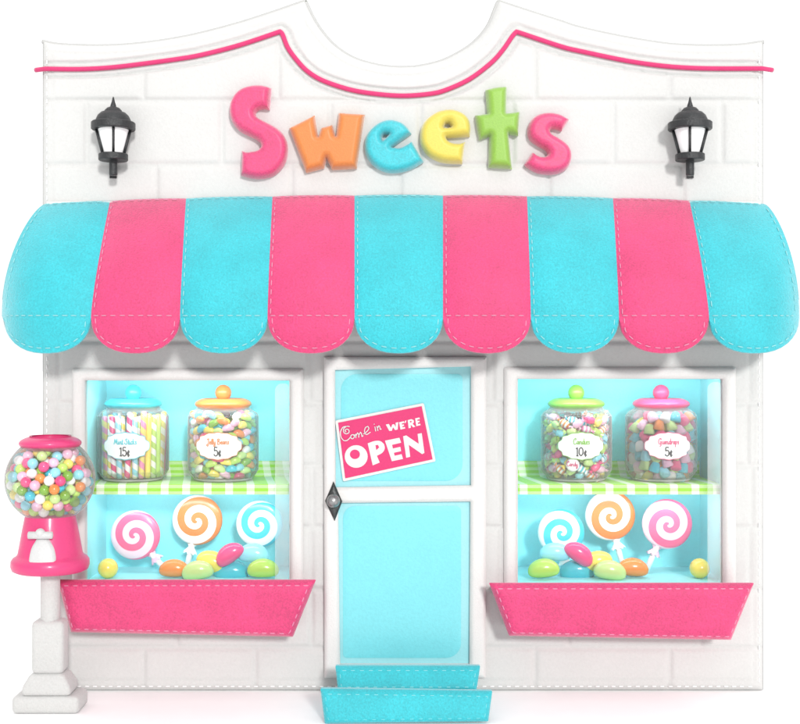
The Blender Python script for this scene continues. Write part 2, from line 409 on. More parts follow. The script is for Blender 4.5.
# door -----------------------------------------------------------------
dr = MB()
fo = [(324, 357), (486.5, 357), (485.5, 678), (324.5, 678)]
up = [(335, 370), (471, 366.5), (471, 485.5), (335.5, 487.5)]
lo = [(338, 503), (470.5, 501.5), (469.5, 664.5), (340, 664.5)]
puffy(dr, fo, [up, lo], flat(-.15), T=.10, H=.035, r=5.5, step=1.8)
door = dr.build('door', M['frame'], SH, angle=50)
def rr(x0, y0, x1, y1, r4, n=7):
    out = []
    for cx, cy, r_, a0 in ((x1, y0, r4[1], -90), (x1, y1, r4[2], 0), (x0, y1, r4[3], 90), (x0, y0, r4[0], 180)):
        sx = -1 if cx == x1 else 1; sy = 1 if cy == y0 else -1
        for j in range(n):
            a = math.radians(a0 + 90 * j / (n - 1)); out.append((cx + sx * r_ + r_ * math.cos(a), cy + sy * r_ + r_ * math.sin(a)))
    return out
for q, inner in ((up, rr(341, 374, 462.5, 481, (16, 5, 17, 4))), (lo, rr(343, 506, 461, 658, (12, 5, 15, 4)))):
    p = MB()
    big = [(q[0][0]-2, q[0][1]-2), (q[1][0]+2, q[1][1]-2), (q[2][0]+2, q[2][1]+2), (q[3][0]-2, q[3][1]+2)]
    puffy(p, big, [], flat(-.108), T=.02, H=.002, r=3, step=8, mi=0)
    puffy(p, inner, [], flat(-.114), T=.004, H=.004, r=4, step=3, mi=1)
    p.build('door_pane', [M['pane_highlight'], M['pane']], door, angle=40)
kn = MB()
dm = [(333.5, 481.5), (342.3, 501.5), (334.6, 521.3), (325, 501)]
puffy(kn, dm, [], flat(-.19), T=.02, H=.03, r=5, step=1)
kp = kn.build('knob_plate', M['darkpewter'], door, angle=30)
kb = MB(); c = at(333.3, 501, -.27); kb.lathe([(.066 * math.sin(a), -.066 * math.cos(a)) for a in np.linspace(0, PI, 20)], 28, 0, c, 'y')
kb.tube([at(333.3, 501, -.19), at(333.3, 501, -.25)], .028, 12)
kb.build('door_knob', M['pewter'], door)

# display windows --------------------------------------------------------
CASE_D = .90
FLOORH = 2.20
def window(i, x0, x1, y0, y1):
    f = MB()
    o_ = rr(x0 - 13, y0 - 12, x1 + 13.5, y1 + 6, (2, 2, 2, 2), 3); h_ = rr(x0 - .2, y0 - .2, x1 + .2, y1 + .2, (1, 1, 1, 1), 3)
    puffy(f, o_, [h_], flat(-.10), T=.10, H=.045, r=6, step=1.8)
    w = f.build('display_window', M['frame'], SH, angle=55)
    a = at(x0, y0); b = at(x1, y1); zf = CZ - FLOORH
    c = MB(); X0, X1, Z1 = a.x - .003, b.x + .003, a.z + .003; Yf = -.05
    def quad(p): c.add(p, [(0, 1, 2, 3)])
    Yb = CASE_D
    quad([(X0, Yb, zf), (X1, Yb, zf), (X1, Yb, Z1), (X0, Yb, Z1)])
    quad([(X0, Yf, zf), (X0, Yb, zf), (X0, Yb, Z1), (X0, Yf, Z1)]); quad([(X1, Yb, zf), (X1, Yf, zf), (X1, Yf, Z1), (X1, Yb, Z1)])
    quad([(X0, Yf, Z1), (X0, Yb, Z1), (X1, Yb, Z1), (X1, Yf, Z1)]); quad([(X0, Yb, zf), (X0, Yf, zf), (X1, Yf, zf), (X1, Yb, zf)])
    cs = c.build('display_case', M['case'], w, smooth=False)
    sd = cs.modifiers.new('thick', 'SOLIDIFY'); sd.thickness = .03; sd.offset = -1
    gq = MB(); gy = -.06
    gq.box((a.x - .01, gy, b.z - .01), (b.x + .01, gy + .008, a.z + .01)); gq.build('glass_pane', M['window_glass'], w, smooth=False)
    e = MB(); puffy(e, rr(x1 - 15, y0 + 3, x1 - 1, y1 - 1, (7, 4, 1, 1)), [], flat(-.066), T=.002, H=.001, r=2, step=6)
    e.build('reflection_band', M['glare'], w, smooth=False)  # reflection streak put in as a pale translucent band
    return w
for i, (a, b, c, d_) in enumerate(WIN): window(i, a, b, c, d_)

# ------------------------------------------------------------------ awning
AW = empty('awning', at(403, 200, 0), 'long scalloped awning in turquoise and pink stripes above the door and windows', 'awning')
tx = [47, 110, 186, 272.5, 354.5, 443, 527, 613, 689.5, 763]
bx = [1.5, 91, 180, 267.6, 354.5, 443, 530.8, 619, 709, 799]
def topy(x): return 195.5 + 8.3 * ((x - 405) / 358) ** 2
OL = ([0, .16, .375, .63, .81, 1], [47, 30, 15, 4, .8, 1.5]); OR = ([0, .18, .39, .63, .83, 1], [763, 778, 790, 797, 799.6, 799])
def bnd(k, v):
    if v <= 1:
        if k == 0: return float(np.interp(v, *OL)) if False else 47 - 46 * (1 - (1 - v) ** 2) ** .5 * .5 - 46 * .5 * (1 - (1 - v) ** 1.9) + .8 * v
        if k == 9: return 763 + 37 * (1 - (1 - v) ** 2) ** .5 * .5 + 37 * .5 * (1 - (1 - v) ** 1.9) - .8 * v
        return bx[k] + (tx[k] - bx[k]) * (1 - v) ** 1.25
    return bx[k]
def awn(k, u, v):
    """k stripe, u -1..1, v 0..1 canopy, 1..2 valance"""
    vc = min(v, 1); xl, xr = bnd(k, vc), bnd(k + 1, vc); x = xl + (xr - xl) * (u + 1) / 2
    y0 = topy(tx[k] + (tx[k+1] - tx[k]) * (u + 1) / 2)
    if v <= 1:
        y = y0 + (316 - y0) * v; d = .70 * (1 - (1 - v) ** 2.0) ** .82
    else:
        bot = 319 + 34 * max(0, 1 - abs(u) ** 2.3) ** .5; y = 316 + (bot - 316) * (v - 1); d = .70 + .015 * math.sin((v - 1) * 3)
        if k == 0 and u < 0: x += 2.0 * (v - 1) * (-u)
    s = abs((x - 400) / 401); s = min(s, 1)
    d *= .30 + .70 * max(0, 1 - s ** 14) ** .5
    puff = .060 * (1 - abs(u) ** 2.6) * min(1, .3 + v * 1.2)
    if v > 1: puff *= 1 - .5 * (v - 1)
    return at(x, y, -(.10 + d)) + Vector((0, -puff, puff * .35 * (1 - vc)))
NU, NV = 18, 26
aw_parts = []
for k in range(9):
    mb = MB(); vv = list(np.linspace(0, 1, NV) ** 1.5) + list(1 + np.linspace(0, 1, 9)[1:])
    uu = [math.sin(a) for a in np.linspace(-PI / 2, PI / 2, NU)]
    P = [awn(k, u, v) for v in vv for u in uu]; nu = len(uu); nv = len(vv)
    fs = [(j*nu+i, (j+1)*nu+i, (j+1)*nu+i+1, j*nu+i+1) for j in range(nv - 1) for i in range(nu - 1)]
    back = [p + Vector((0, .02, -.006)) for p in P]
    mb.add(P, fs); mb.add(back, [f[::-1] for f in fs])
    rim = [i for i in range(nu)] + [j*nu + nu - 1 for j in range(1, nv)] + [(nv-1)*nu + i for i in range(nu - 2, -1, -1)] + [j*nu for j in range(nv - 2, 0, -1)]
    n = len(rim); mb.add([P[i] for i in rim] + [back[i] for i in rim], [(i, (i+1) % n, (i+1) % n + n, i + n) for i in range(n)])
    off = Vector((0, -.005, .002))
    lu = -.93 if k else -.90
    dashes(mb, [awn(k, lu, v) + off for v in np.linspace(.04, 1, 30)], .055, .035, .0055)
    if k in (8,): dashes(mb, [awn(k, .90, v) + off for v in np.linspace(.04, 1, 30)], .055, .035, .0055)
    dashes(mb, [awn(k, u, 1.0) + off for u in np.linspace(-.9 if k == 0 else -.97, .9 if k == 8 else .97, 16)], .055, .03, .0055)
    dashes(mb, [awn(k, u, .020) + Vector((0, -.012, .012)) for u in np.linspace(-.95, .95, 12)], .055, .03, .0055)
    def sc(u): 
        bot = 319 + 34 * max(0, 1 - abs(u) ** 2.3) ** .5; return awn(k, u * .92, 1 + max(.02, (bot - 4.5 - 316) / max(bot - 316, 1)) if abs(u) < .97 else 1.02)
    dashes(mb, [sc(u) + off for u in np.sin(np.linspace(-1.35, 1.35, 26))], .055, .035, .0055)
    cy = k % 2 == 0
    aw_parts.append(mb.build('stripe', [M['cyan'] if cy else M['pink'], M['stitch_c'] if cy else M['stitch_p']]))
for k, u in ((0, -1), (8, 1)):
    mb = MB(); vv = list(np.linspace(0, .90, 20) ** 1.5)
    E = [awn(k, u, v) for v in vv]; n = len(E)
    R_ = [Vector((e.x, -.02, e.z)) for e in E]
    mb.add(E + R_, [(i, i+1, i+1+n, i+n) for i in range(n - 1)])
    o = mb.build('side_panel', M['cyan']); sd = o.modifiers.new('t', 'SOLIDIFY'); sd.thickness = .006; sd.offset = 0; aw_parts.append(o)
mb = MB(); mb.box((at(50, 0).x, -.13, at(0, 209).z), (at(757, 0).x, -.06, at(0, 203).z)); aw_parts.append(mb.build('mounting_rail', M['frame'], bevel=.01))
reparent(AW, aw_parts)

# ------------------------------------------------------------------ sign letters
def cv(pts, s, ox, oy): return [(ox + p[0] * s, oy + p[1] * s) for p in pts]
s6 = .1625
LET = [
 ('S', 'pink', cv([(316,52),(305,183),(270,178),(235,185),(220,203),(224,222),(245,240),(300,268),(350,297),(390,335),(414,385),(418,440),(405,500),(375,550),(330,588),(280,604),(230,608),(180,601),(130,586),(135,437),(165,444),(200,441),(235,431),(253,412),(248,390),(225,367),(180,345),(130,320),(95,287),(70,245),(59,195),(65,140),(90,92),(130,57),(180,39),(240,34),(285,40)], s6, 220, 80), []),
 ('w', 'orange', cv([(425,298),(582,218),(605,350),(622,296),(692,277),(713,348),(730,203),(892,214),(842,545),(690,553),(656,485),(640,543),(530,571)], s6, 220, 80), []),
 ('e', 'cyan', cv([(378,331),(350,290),(310,260),(250,246),(190,258),(135,295),(99,345),(88,405),(100,465),(135,518),(190,556),(250,572),(320,566),(390,543),(453,503),(380,378),(345,400),(305,418),(257,415)], s6, 350, 80), [cv([(198,352),(213,335),(238,337),(224,354),(201,374)], s6, 350, 80)]),
 ('e', 'yellow', cv([(737,348),(743,295),(730,243),(695,206),(645,186),(590,184),(530,200),(472,240),(440,290),(430,350),(440,408),(475,460),(530,495),(600,512),(692,515),(708,383),(670,392),(630,388),(603,374),(592,357)], s6, 350, 80), [cv([(577,293),(590,272),(610,268),(622,290),(600,294)], s6, 350, 80)]),
 ('t', 'green', cv([(157,63),(220,47),(288,43),(284,206),(368,197),(358,342),(298,332),(320,548),(175,538),(180,348),(118,370),(92,220),(168,209)], s6, 460, 80), []),
 ('s', 'pink', cv([(670,245),(625,315),(595,304),(565,303),(552,313),(565,335),(620,367),(665,405),(685,450),(682,500),(660,543),(620,570),(560,582),(490,576),(440,555),(395,520),(445,445),(480,467),(512,474),(536,466),(538,450),(520,428),(470,400),(430,368),(415,328),(420,280),(450,233),(500,208),(560,203),(620,216)], s6, 460, 80), []),
]
SG = empty('shop_sign', at(400, 132, -.09), 'puffy multicoloured raised letters spelling Sweets across the white parapet', 'sign')
parts = []
for nm, c_, o_, hs in LET:
    lk = c_ + '_letter'
    if lk not in M:
        M[lk] = M[c_].copy(); M[lk].name = lk; bs = M[lk].node_tree.nodes['Principled BSDF']; bs.inputs['Coat Weight'].default_value = .35; bs.inputs['Coat Roughness'].default_value = .38; bs.inputs['Sheen Weight'].default_value = .6
    mb = MB(); puffy(mb, smooth_poly(o_, True, 48, 5), [smooth_poly(h, True, 60, 4) for h in hs], flat(-.125), T=.05, H=.11, r=6.5, step=1.1)
    l = mb.build('letter', M[lk], angle=60); l['label'] = '%s letter %s' % ({'cyan': 'turquoise'}.get(c_, c_), nm); parts.append(l)
reparent(SG, parts)

# ------------------------------------------------------------------ wall lanterns
def lantern():
    """built in metres about the foot of its stem, 0 = (113,175) in the picture"""
    kk = .0098
    def h(y): return (175.4 - y) * kk
    root = empty('wall_lantern')
    r = MB(); r.lathe([(0, h(96.5)), (.008, h(98)), (.016, h(102)), (.027, h(105.5)), (.03, h(107)), (.06, h(108.2)), (.082, h(110.5)), (.088, h(112)), (.12, h(113)), (.15, h(116)), (.168, h(120)), (.172, h(122.4)), (.205, h(122.5)), (.213, h(123.3)), (.213, h(129.2)), (.205, h(130)), (0, h(130))][::-1], 48)
    r.build('cap', M['iron'], root, angle=40)
    b = MB(); b.lathe([(0, h(160.6)), (.136, h(160.6)), (.142, h(160)), (.142, h(154.6)), (.136, h(154)), (0, h(154))], 40); b.build('lower_tray', M['iron'], root, angle=40)
    fz0, fz1 = h(154.2), h(129.8); w0, w1 = .098, .160
    p = MB(); p.lathe([(w0 - .012, fz0), (w1 - .012, fz1)], 40); p.build('glass', M['lamp_glass'], root)
    f = MB()
    for q_ in range(8):
        a_ = q_ * PI / 4 - PI / 2; ca, sa = math.cos(a_), math.sin(a_); wd = .014 if q_ % 2 == 0 else .0
        if q_ % 2 == 0: f.tube([(w0 * ca, w0 * sa, fz0), (w1 * ca, w1 * sa, fz1)], .017 if q_ in (2, 6) else .013, 6)
    f.build('glazing_bars', M['iron'], root)
    s = MB(); s.lathe([(0, 0), (.034, 0), (.040, .006), (.040, h(160))], 24)
    s.box((-.022, .03, .06), (.022, .185, .11)); s.box((-.035, .175, .0), (.035, .20, .17)); s.build('bracket', M['iron'], root, bevel=.006, angle=40)
    return root
L1 = lantern(); L1.location = at(113.3, 175.4, -.28)
tag(L1, 'black wall lantern on the left of the Sweets letters', 'lantern', 'black wall lanterns on the parapet')
L1.rotation_euler.z = .24; L2 = L1.copy(); COL.objects.link(L2); L2.location = at(690, 175.4, -.28); L2.rotation_euler.z = -.24; L2['label'] = 'black wall lantern on the right of the Sweets letters'
for ch in list(L1.children):
    c = ch.copy(); COL.objects.link(c); c.parent = L2

# ------------------------------------------------------------------ open sign
SO = .14375
OS = empty('open_sign', at(380, 442, -.13), 'tilted pink sign with white border reading Come in we are open on the door pane', 'sign')
cq = [(335.2, 420.6), (423.8, 403.0), (435.8, 461.4), (343, 481.6)]
def insetq(q, d):
    c = np.mean(q, 0); out = []
    for i in range(4):
        a, b, e = np.array(q[i-1]), np.array(q[i]), np.array(q[(i+1) % 4]); u = (a-b)/np.linalg.norm(a-b); w = (e-b)/np.linalg.norm(e-b); out.append(tuple(b + (u + w) * d))
    return out
def roundq(q, d=2, n=4):
    out = []
    for i in range(4):
        a, b, e = np.array(q[i-1]), np.array(q[i]), np.array(q[(i+1) % 4]); u = (a-b)/np.linalg.norm(a-b); w = (e-b)/np.linalg.norm(e-b)
        p, r_ = b + u*d, b + w*d
        for j in range(n + 1):
            t = j / n; out.append(tuple((1-t)**2*p + 2*t*(1-t)*b + t*t*r_))
    return out
b1 = MB(); puffy(b1, roundq(cq), [], flat(-.138), T=.015, H=.006, r=1.5, step=5)
b2 = MB(); puffy(b2, insetq(cq, 2.7), [], flat(-.148), T=.002, H=.002, r=1.5, step=5)
parts = [b1.build('border', M['frame'], angle=40), b2.build('board', M['signpink'], angle=40)]
def ell(cx, cy, rx_, ry, n=28, rot=0): return [(cx + rx_*math.cos(2*PI*i/n)*math.cos(rot) - ry*math.sin(2*PI*i/n)*math.sin(rot), cy + rx_*math.cos(2*PI*i/n)*math.sin(rot) + ry*math.sin(2*PI*i/n)*math.cos(rot)) for i in range(n)]
lt = MB(); G = lambda p: cv(p, SO, 330, 395)
sh = [(ell(182,428,80,79), [ell(173,413,35,33)]),
 (smooth_poly([(262,337),(310,320),(350,321),(376,342),(381,372),(364,402),(326,423),(346,470),(297,490)], True, 40, 3), [[(316,350),(334,347),(342,365),(322,384)]]),
 ([(382,318),(483,297),(495,332),(432,347),(437,372),(489,361),(495,391),(444,402),(450,423),(498,412),(508,445),(430,461)], []),
 ([(508,287),(530,281),(617,340),(609,271),(638,265),(657,403),(641,412),(548,347),(558,430),(530,437)], []),
 ([(388,206),(409,201),(424,228),(433,205),(446,203),(457,222),(456,193),(475,189),(471,240),(453,244),(438,225),(430,249),(412,250)], []),
 ([(480,190),(514,182),(517,195),(499,199),(501,207),(514,204),(516,214),(503,217),(505,226),(521,222),(523,233),(490,241)], []),
 ([(522,179),(532,177),(526,195),(519,196)], []),
 ([(540,175),(566,168),(582,175),(584,190),(575,200),(594,221),(578,225),(561,206),(563,228),(547,232)], [[(555,182),(566,180),(568,189),(557,192)]]),
 ([(592,163),(622,156),(625,168),(607,172),(609,181),(622,178),(624,189),(611,192),(613,203),(628,199),(630,210),(600,217)], [])]
for o_, hs in sh: puffy(lt, G(o_), [G(h) for h in hs], flat(-.153), T=.004, H=.004, r=1, step=1.2)
st = [[(112,258),(105,247),(115,238),(130,243),(131,262),(112,270),(95,258),(97,232),(118,218),(137,220)], [(118,217),(90,225),(74,255),(76,290),(95,316),(120,315),(145,290)],
 [(160,275),(146,282),(146,300),(158,304),(170,290),(161,275),(178,282)], [(180,300),(178,270)], [(180,284),(192,262),(199,275),(200,296)], [(200,280),(212,258),(219,270),(222,290),(232,282)],
 [(232,272),(250,260),(270,235),(263,218),(246,228),(240,256),(254,275),(282,258)], [(312,220),(318,253)], [(306,201),(309,205)], [(326,216),(333,250)], [(329,232),(340,213),(346,222),(349,240),(358,236)]]
for s in st: lt.tube([at(*p, -.158) for p in smooth_poly(G(s), False, 90, 4)], .0050, 6)
parts.append(lt.build('lettering', M['frame'], angle=40)); reparent(OS, parts)

# ------------------------------------------------------------------ steps
def tilt(yt, Yt, yb, Yb):
    def f(x, y, h):
        t = (y - yt) / (yb - yt); Y = Yt + (Yb - Yt) * t; return at(x, y, Y) + Vector((0, -h, 0))
    return f
def inset_loop(q, d): return insetq(q, d)
def stitched(mb, q, fn, d, h, mi=1):
    s = insetq(q, d); pts = resample(s, 4)
    dashes(mb, [fn(x, y, h) for x, y in pts + pts[:1]], .05, .035, .0055, mi)
q = [(320.4, 688.6), (492.4, 691), (488.3, 721.5), (324.7, 723.6)]
f1 = tilt(690, -1.04, 723.6, -1.127)
E1 = empty('doorstep', at(406, 724, -1.1), 'wider turquoise padded bottom step resting on the ground', 'step', 'turquoise steps at the door')
mb = MB(); puffy(mb, roundq(q, 1.5), [], f1, T=.05, H=.045, r=8, step=2); stitched(mb, q, f1, 4.6, .036)
mb2 = MB(); a = at(327, 723, -1.06); b = at(486, 723, -1.06); mb2.box((a.x + .03, -1.0, 0.0), (b.x - .03, -.72, .20))
reparent(E1, [mb.build('front_panel', [M['cyan'], M['stitch_c']], angle=60), mb2.build('tread', M['cyan'], bevel=.02)])
q = [(335.3, 665.8), (480.3, 665.8), (476.5, 690.5), (338, 690.5)]
f2 = tilt(666, -.74, 690, -.86)
E2 = empty('doorstep', at(407, 690, -.9), 'narrower turquoise padded upper step just under the door', 'step', 'turquoise steps at the door')
mb = MB(); puffy(mb, roundq(q, 1.5), [], f2, T=.05, H=.04, r=7, step=2); stitched(mb, q, f2, 4.2, .032)
mb2 = MB(); a = at(342, 690, -.85); b = at(474, 690, -.85); mb2.box((a.x + .02, -.715, 0), (b.x - .02, -.16, .265))
reparent(E2, [mb.build('front_panel', [M['cyan'], M['stitch_c']], angle=60), mb2.build('tread', M['cyan'], bevel=.02)])

# ------------------------------------------------------------------ window boxes
for q, lab in (([(57.4, 579.8), (316, 579.8), (293, 637), (70.8, 632.3)], 'pink stitched window box under the left display window, behind the gumball machine'),
               ([(489, 583), (754, 583), (731, 640), (509, 636)], 'pink stitched window box under the right display window')):
    Yt, Yb = -.47, -.46
    fn = tilt(q[0][1], Yt, q[2][1], Yb)
    root = empty('window_box', at((q[2][0] + q[3][0]) / 2, q[2][1], -.15), lab, 'window box', 'pink window boxes')
    mb = MB(); puffy(mb, roundq(q, 1.2), [], fn, T=.02, H=.08, r=12, step=2.4); stitched(mb, q, fn, 5.0, .062)
    fp = mb.build('front_panel', [M['pink'], M['stitch_p']], angle=60)
    # trough behind the front
    t = MB()
    A = [at(p[0] + dx, p[1] + dy, (Yt if i < 2 else Yb)) for i, (p, dx, dy) in enumerate(zip(q, (1.5, -1.5, -1, 1), (1.5, 1.5, -1, -1)))]
    A[0].z -= .09; A[1].z -= .09; A[0].x += .03; A[1].x -= .03
    A = [v + Vector((0, .03, 0)) for v in A]; B = [Vector((v.x, -.088, v.z)) for v in A]
    t.add(A + B, [(0,3,2,1), (4,5,6,7), (0,4,7,3), (1,2,6,5), (3,7,6,2)])
    # rim and soil-free liner: inner floor a little below the rim
    z_ = A[0].z - .05
    t.add([A[0], A[1], B[1], B[0]], [(0, 1, 2, 3)])
    tr = t.build('trough', M['pink'], smooth=False)
    reparent(root, [fp, tr])

# ------------------------------------------------------------------ gumball machine
GY = -.66; gk = (D + GY) / D
gb = at(50.3, 712.5, GY); GM = empty('gumball_machine', (gb.x, gb.y, 0), 'pink gumball machine with glass globe on a pale grey pedestal by the left corner', 'gumball machine')
def gz(y): return max(0, at(0, y, GY).z)
def gr(px): return px / 100 * gk
def blk(name, hw, y0, y1, mat, bev, parent=GM, dep=None):
    m = MB(); w = gr(hw); dd = gr(dep or hw); m.box((-w, -dd, gz(y1)), (w, dd, gz(y0))); return m.build(name, mat, parent, bevel=bev, seg=4)
blk('plinth', 33.2, 692, 712.5, M['stone'], .045, GM, 19)
# chamfered middle block
m = MB(); w0, w1 = gr(24.2), gr(16.5); d0, d1 = gr(16.5), gr(12.5); z0, z1, z2 = gz(692.2), gz(684), gz(671)
m.add([(-w0,-d0,z0),(w0,-d0,z0),(w0,d0,z0),(-w0,d0,z0),(-w0,-d0,z1),(w0,-d0,z1),(w0,d0,z1),(-w0,d0,z1),(-w1,-d1,z2),(w1,-d1,z2),(w1,d1,z2),(-w1,d1,z2)],
      [(0,3,2,1),(0,1,5,4),(1,2,6,5),(2,3,7,6),(3,0,4,7),(4,5,9,8),(5,6,10,9),(6,7,11,10),(7,4,8,11),(8,9,10,11)])
m.build('plinth_cap', M['stone'], GM, bevel=.035, seg=4)
blk('column', 16, 619, 672, M['stone'], .05, GM, 12)
m = MB(); m.lathe([(gr(9.6), gz(622)), (gr(9.6), gz(570))], 32); m.build('pole', M['stone'], GM)
m = MB(); pr = [(0, 572), (22, 572.5), (33, 571), (37, 569), (38.3, 565), (38, 560), (36, 557), (33, 555.4), (31.5, 553), (30, 545), (27, 528), (24.6, 516), (24, 513.5), (20, 512.5), (0, 512)]
m.lathe([(gr(a), gz(b)) for a, b in pr], 64); m.build('base', M['pinkplastic'], GM)
# coin plate
def gfront(x, y, h):
    rr_ = np.interp(y, [512, 555, 572], [24.2, 31.8, 36]); X = gr(x - 50.3); R = gr(rr_) 
    Yl = -math.sqrt(max(R * R - X * X, .001)); return Vector((X, Yl - .012 - h, gz(y)))
m = MB(); puffy(m, smooth_poly([(38.4,558.7),(38.8,552),(40.5,544),(44,537.5),(47,534),(55.5,534),(58.5,537.5),(62,544),(64,552),(64.6,558.7)], True, 60, 3), [], gfront, T=.03, H=.02, r=2.5, step=1.2)
m.build('coin_plate', M['silver'], GM, angle=50)
m = MB(); yy = -gr(27) - .06; m.tube([(gr(-12), yy, gz(530.5)), (gr(-11.5), yy, gz(530.5)), (gr(11.5), yy, gz(530.5)), (gr(12), yy, gz(530.5))], [.02, .034, .034, .02], 14)
m.lathe([(.045 * math.sin(a), -.045 * math.cos(a)) for a in np.linspace(0, PI, 12)], 18, 0, (0, yy, gz(528.5)), 'y'); m.tube([(0, yy, gz(530.5)), (0, yy + .12, gz(530.5))], .03, 12)
m.build('handle', M['silver'], GM)
GC = (0, 0, gz(479.5)); GRr = gr(44)
m = MB(); m.lathe([(GRr * math.cos(a), GRr * math.sin(a) * .985) for a in np.linspace(-PI / 2 + .42, PI / 2 - .62, 40)], 72, 0, GC); m.build('globe', M['glass'], GM)
m = MB(); pr = [(0, 438), (17, 437.5), (21, 435.5)] + [(30.4 * math.cos(a), 443.2 - 9.0 * math.sin(a)) for a in np.linspace(.95, -1.3, 16)] + [(0, 452)]
m.lathe([(gr(a), gz(b)) for a, b in pr][::-1], 64); m.build('lid', M['pinkplastic'], GM)

def pack(n, rb, init, constrain, iters=160, gravity=.0, sep=1.9):
    P = np.array([init() for _ in range(n)])
    for it in range(iters):
        d = P[:, None] - P[None]; L_ = np.linalg.norm(d, axis=2) + 1e-9; np.fill_diagonal(L_, 9)
        ov = np.clip(sep * rb - L_, 0, None); P = P + (d / L_[..., None] * (ov * .45)[..., None]).sum(1) * .5
        P[:, 2] -= gravity; P = constrain(P)
    return P
# gumballs
rb = gr(5.25); Ro = GRr * .975 - rb
def ini():
    v = rng.normal(size=3); v /= np.linalg.norm(v); return v * Ro * rng.uniform(.6, 1)
def con(P):
    r_ = np.linalg.norm(P, axis=1); P = P * (np.clip(r_, Ro - rb * 2.9, Ro) / r_)[:, None]; P[:, 2] = np.clip(P[:, 2], -GRr * .93, gr(32)); return P
P = pack(250, rb, ini, con, 260, .0002, 1.9)
ico = MB(); ico.lathe([(math.sin(a), -math.cos(a)) for a in np.linspace(0, PI, 13)], 20)
ball_me = {}
def sphere_proto(name, mat, parent=None):
    o = ico.build(name, mat); return o
protos = {}
names = list(CC)
wts = {'hot pink': 10, 'pale pink': 9, 'orange': 15, 'yellow': 11, 'turquoise': 11, 'light blue': 10, 'lime green': 12, 'green': 9, 'white': 9, 'pale green': 7}
pool = [k for k, v in wts.items() for _ in range(v)]
def colour_no_clash(i, P, cols, rad):
    near = {cols[j] for j in range(i) if np.linalg.norm(P[j] - P[i]) < rad}
    for _ in range(12):
        c = random.choice(pool)
        if c not in near: return c
    return c
def scatter(P, offset, name, mk, label, cat, group, rad, rot=True, size=1.0, colours=None):
    cols = []; pro = {}
    for i, p in enumerate(P):
        c = colour_no_clash(i, P, cols, rad)
        if colours: c = colours[i % len(colours)] if c not in colours else c
        cols.append(c)
        if c not in pro: pro[c] = mk(c); o = pro[c]
        else: o = pro[c].copy(); COL.objects.link(o)
        o.name = name
        o.location = Vector(offset) + Vector(p)
        if rot: o.rotation_euler = [random.uniform(-3, 3) for _ in range(3)]
        o.scale = (size,) * 3
        tag(o, label % c, cat, group)
scatter(P, (gb.x, gb.y, GC[2]), 'gumball', lambda c: ico.build('gumball', CM[c]), '%s gumball inside the round glass globe of the gumball machine', 'gumball', 'gumballs in the globe', rb * 3.2, True, rb)

# ------------------------------------------------------------------ shelves
SHELF_H = 1.232
ZS = CZ - SHELF_H
def shelf(x0, x1, lab, ph):
    a = at(x0, 0).x + .012; b = at(x1, 0).x - .012
    root = empty('display_shelf', ((a + b) / 2, .5, ZS - .05), lab, 'shelf', 'gingham shelves in the display windows')
    m = MB(); m.box((a, .045, ZS - .075), (b, .885, ZS - .006)); bd = m.build('board', M['frame'], bevel=.006, smooth=False)
    prof = [(.022, ZS - .095), (.022, ZS - .05), (.024, ZS - .012), (.034, ZS), (.3, ZS), (.6, ZS), (.85, ZS), (.872, ZS + .03), (.880, ZS + .17)]
    n = 60; vs = []; uvs = []
    L_ = 0; pl = [0]
    for p, q_ in zip(prof[:-1], prof[1:]): L_ += math.dist(p, q_); pl.append(L_)
    for j, (y_, z_) in enumerate(prof):
        for i in range(n + 1):
            x = a + (b - a) * i / n; wv = .004 * math.sin(i * .9 + ph) if j == 0 else 0
            vs.append((x, y_ - abs(wv), z_)); s_ = max(0, pl[j] - .09)
            vv = pl[j] if j < 4 else (pl[j] if j < 7 else pl[j]); uvs.append((x + ph + s_ * .16, vv))
    fs = [(j*(n+1)+i, j*(n+1)+i+1, (j+1)*(n+1)+i+1, (j+1)*(n+1)+i) for j in range(len(prof) - 1) for i in range(n)]
    m = MB(); m.add(vs, fs); o = m.build('gingham_cloth', M['gingham'], smooth=False)
    uvl = o.data.uv_layers.new(name='UVMap')
    for poly in o.data.polygons:
        for li in poly.loop_indices: uvl.data[li].uv = uvs[o.data.loops[li].vertex_index]
    sd = o.modifiers.new('t', 'SOLIDIFY'); sd.thickness = .006; sd.offset = 1
    reparent(root, [bd, o])
shelf(85, 290, 'lime and white gingham shelf behind the left display window', .03)
shelf(517, 722.5, 'lime and white gingham shelf behind the right display window', .09)

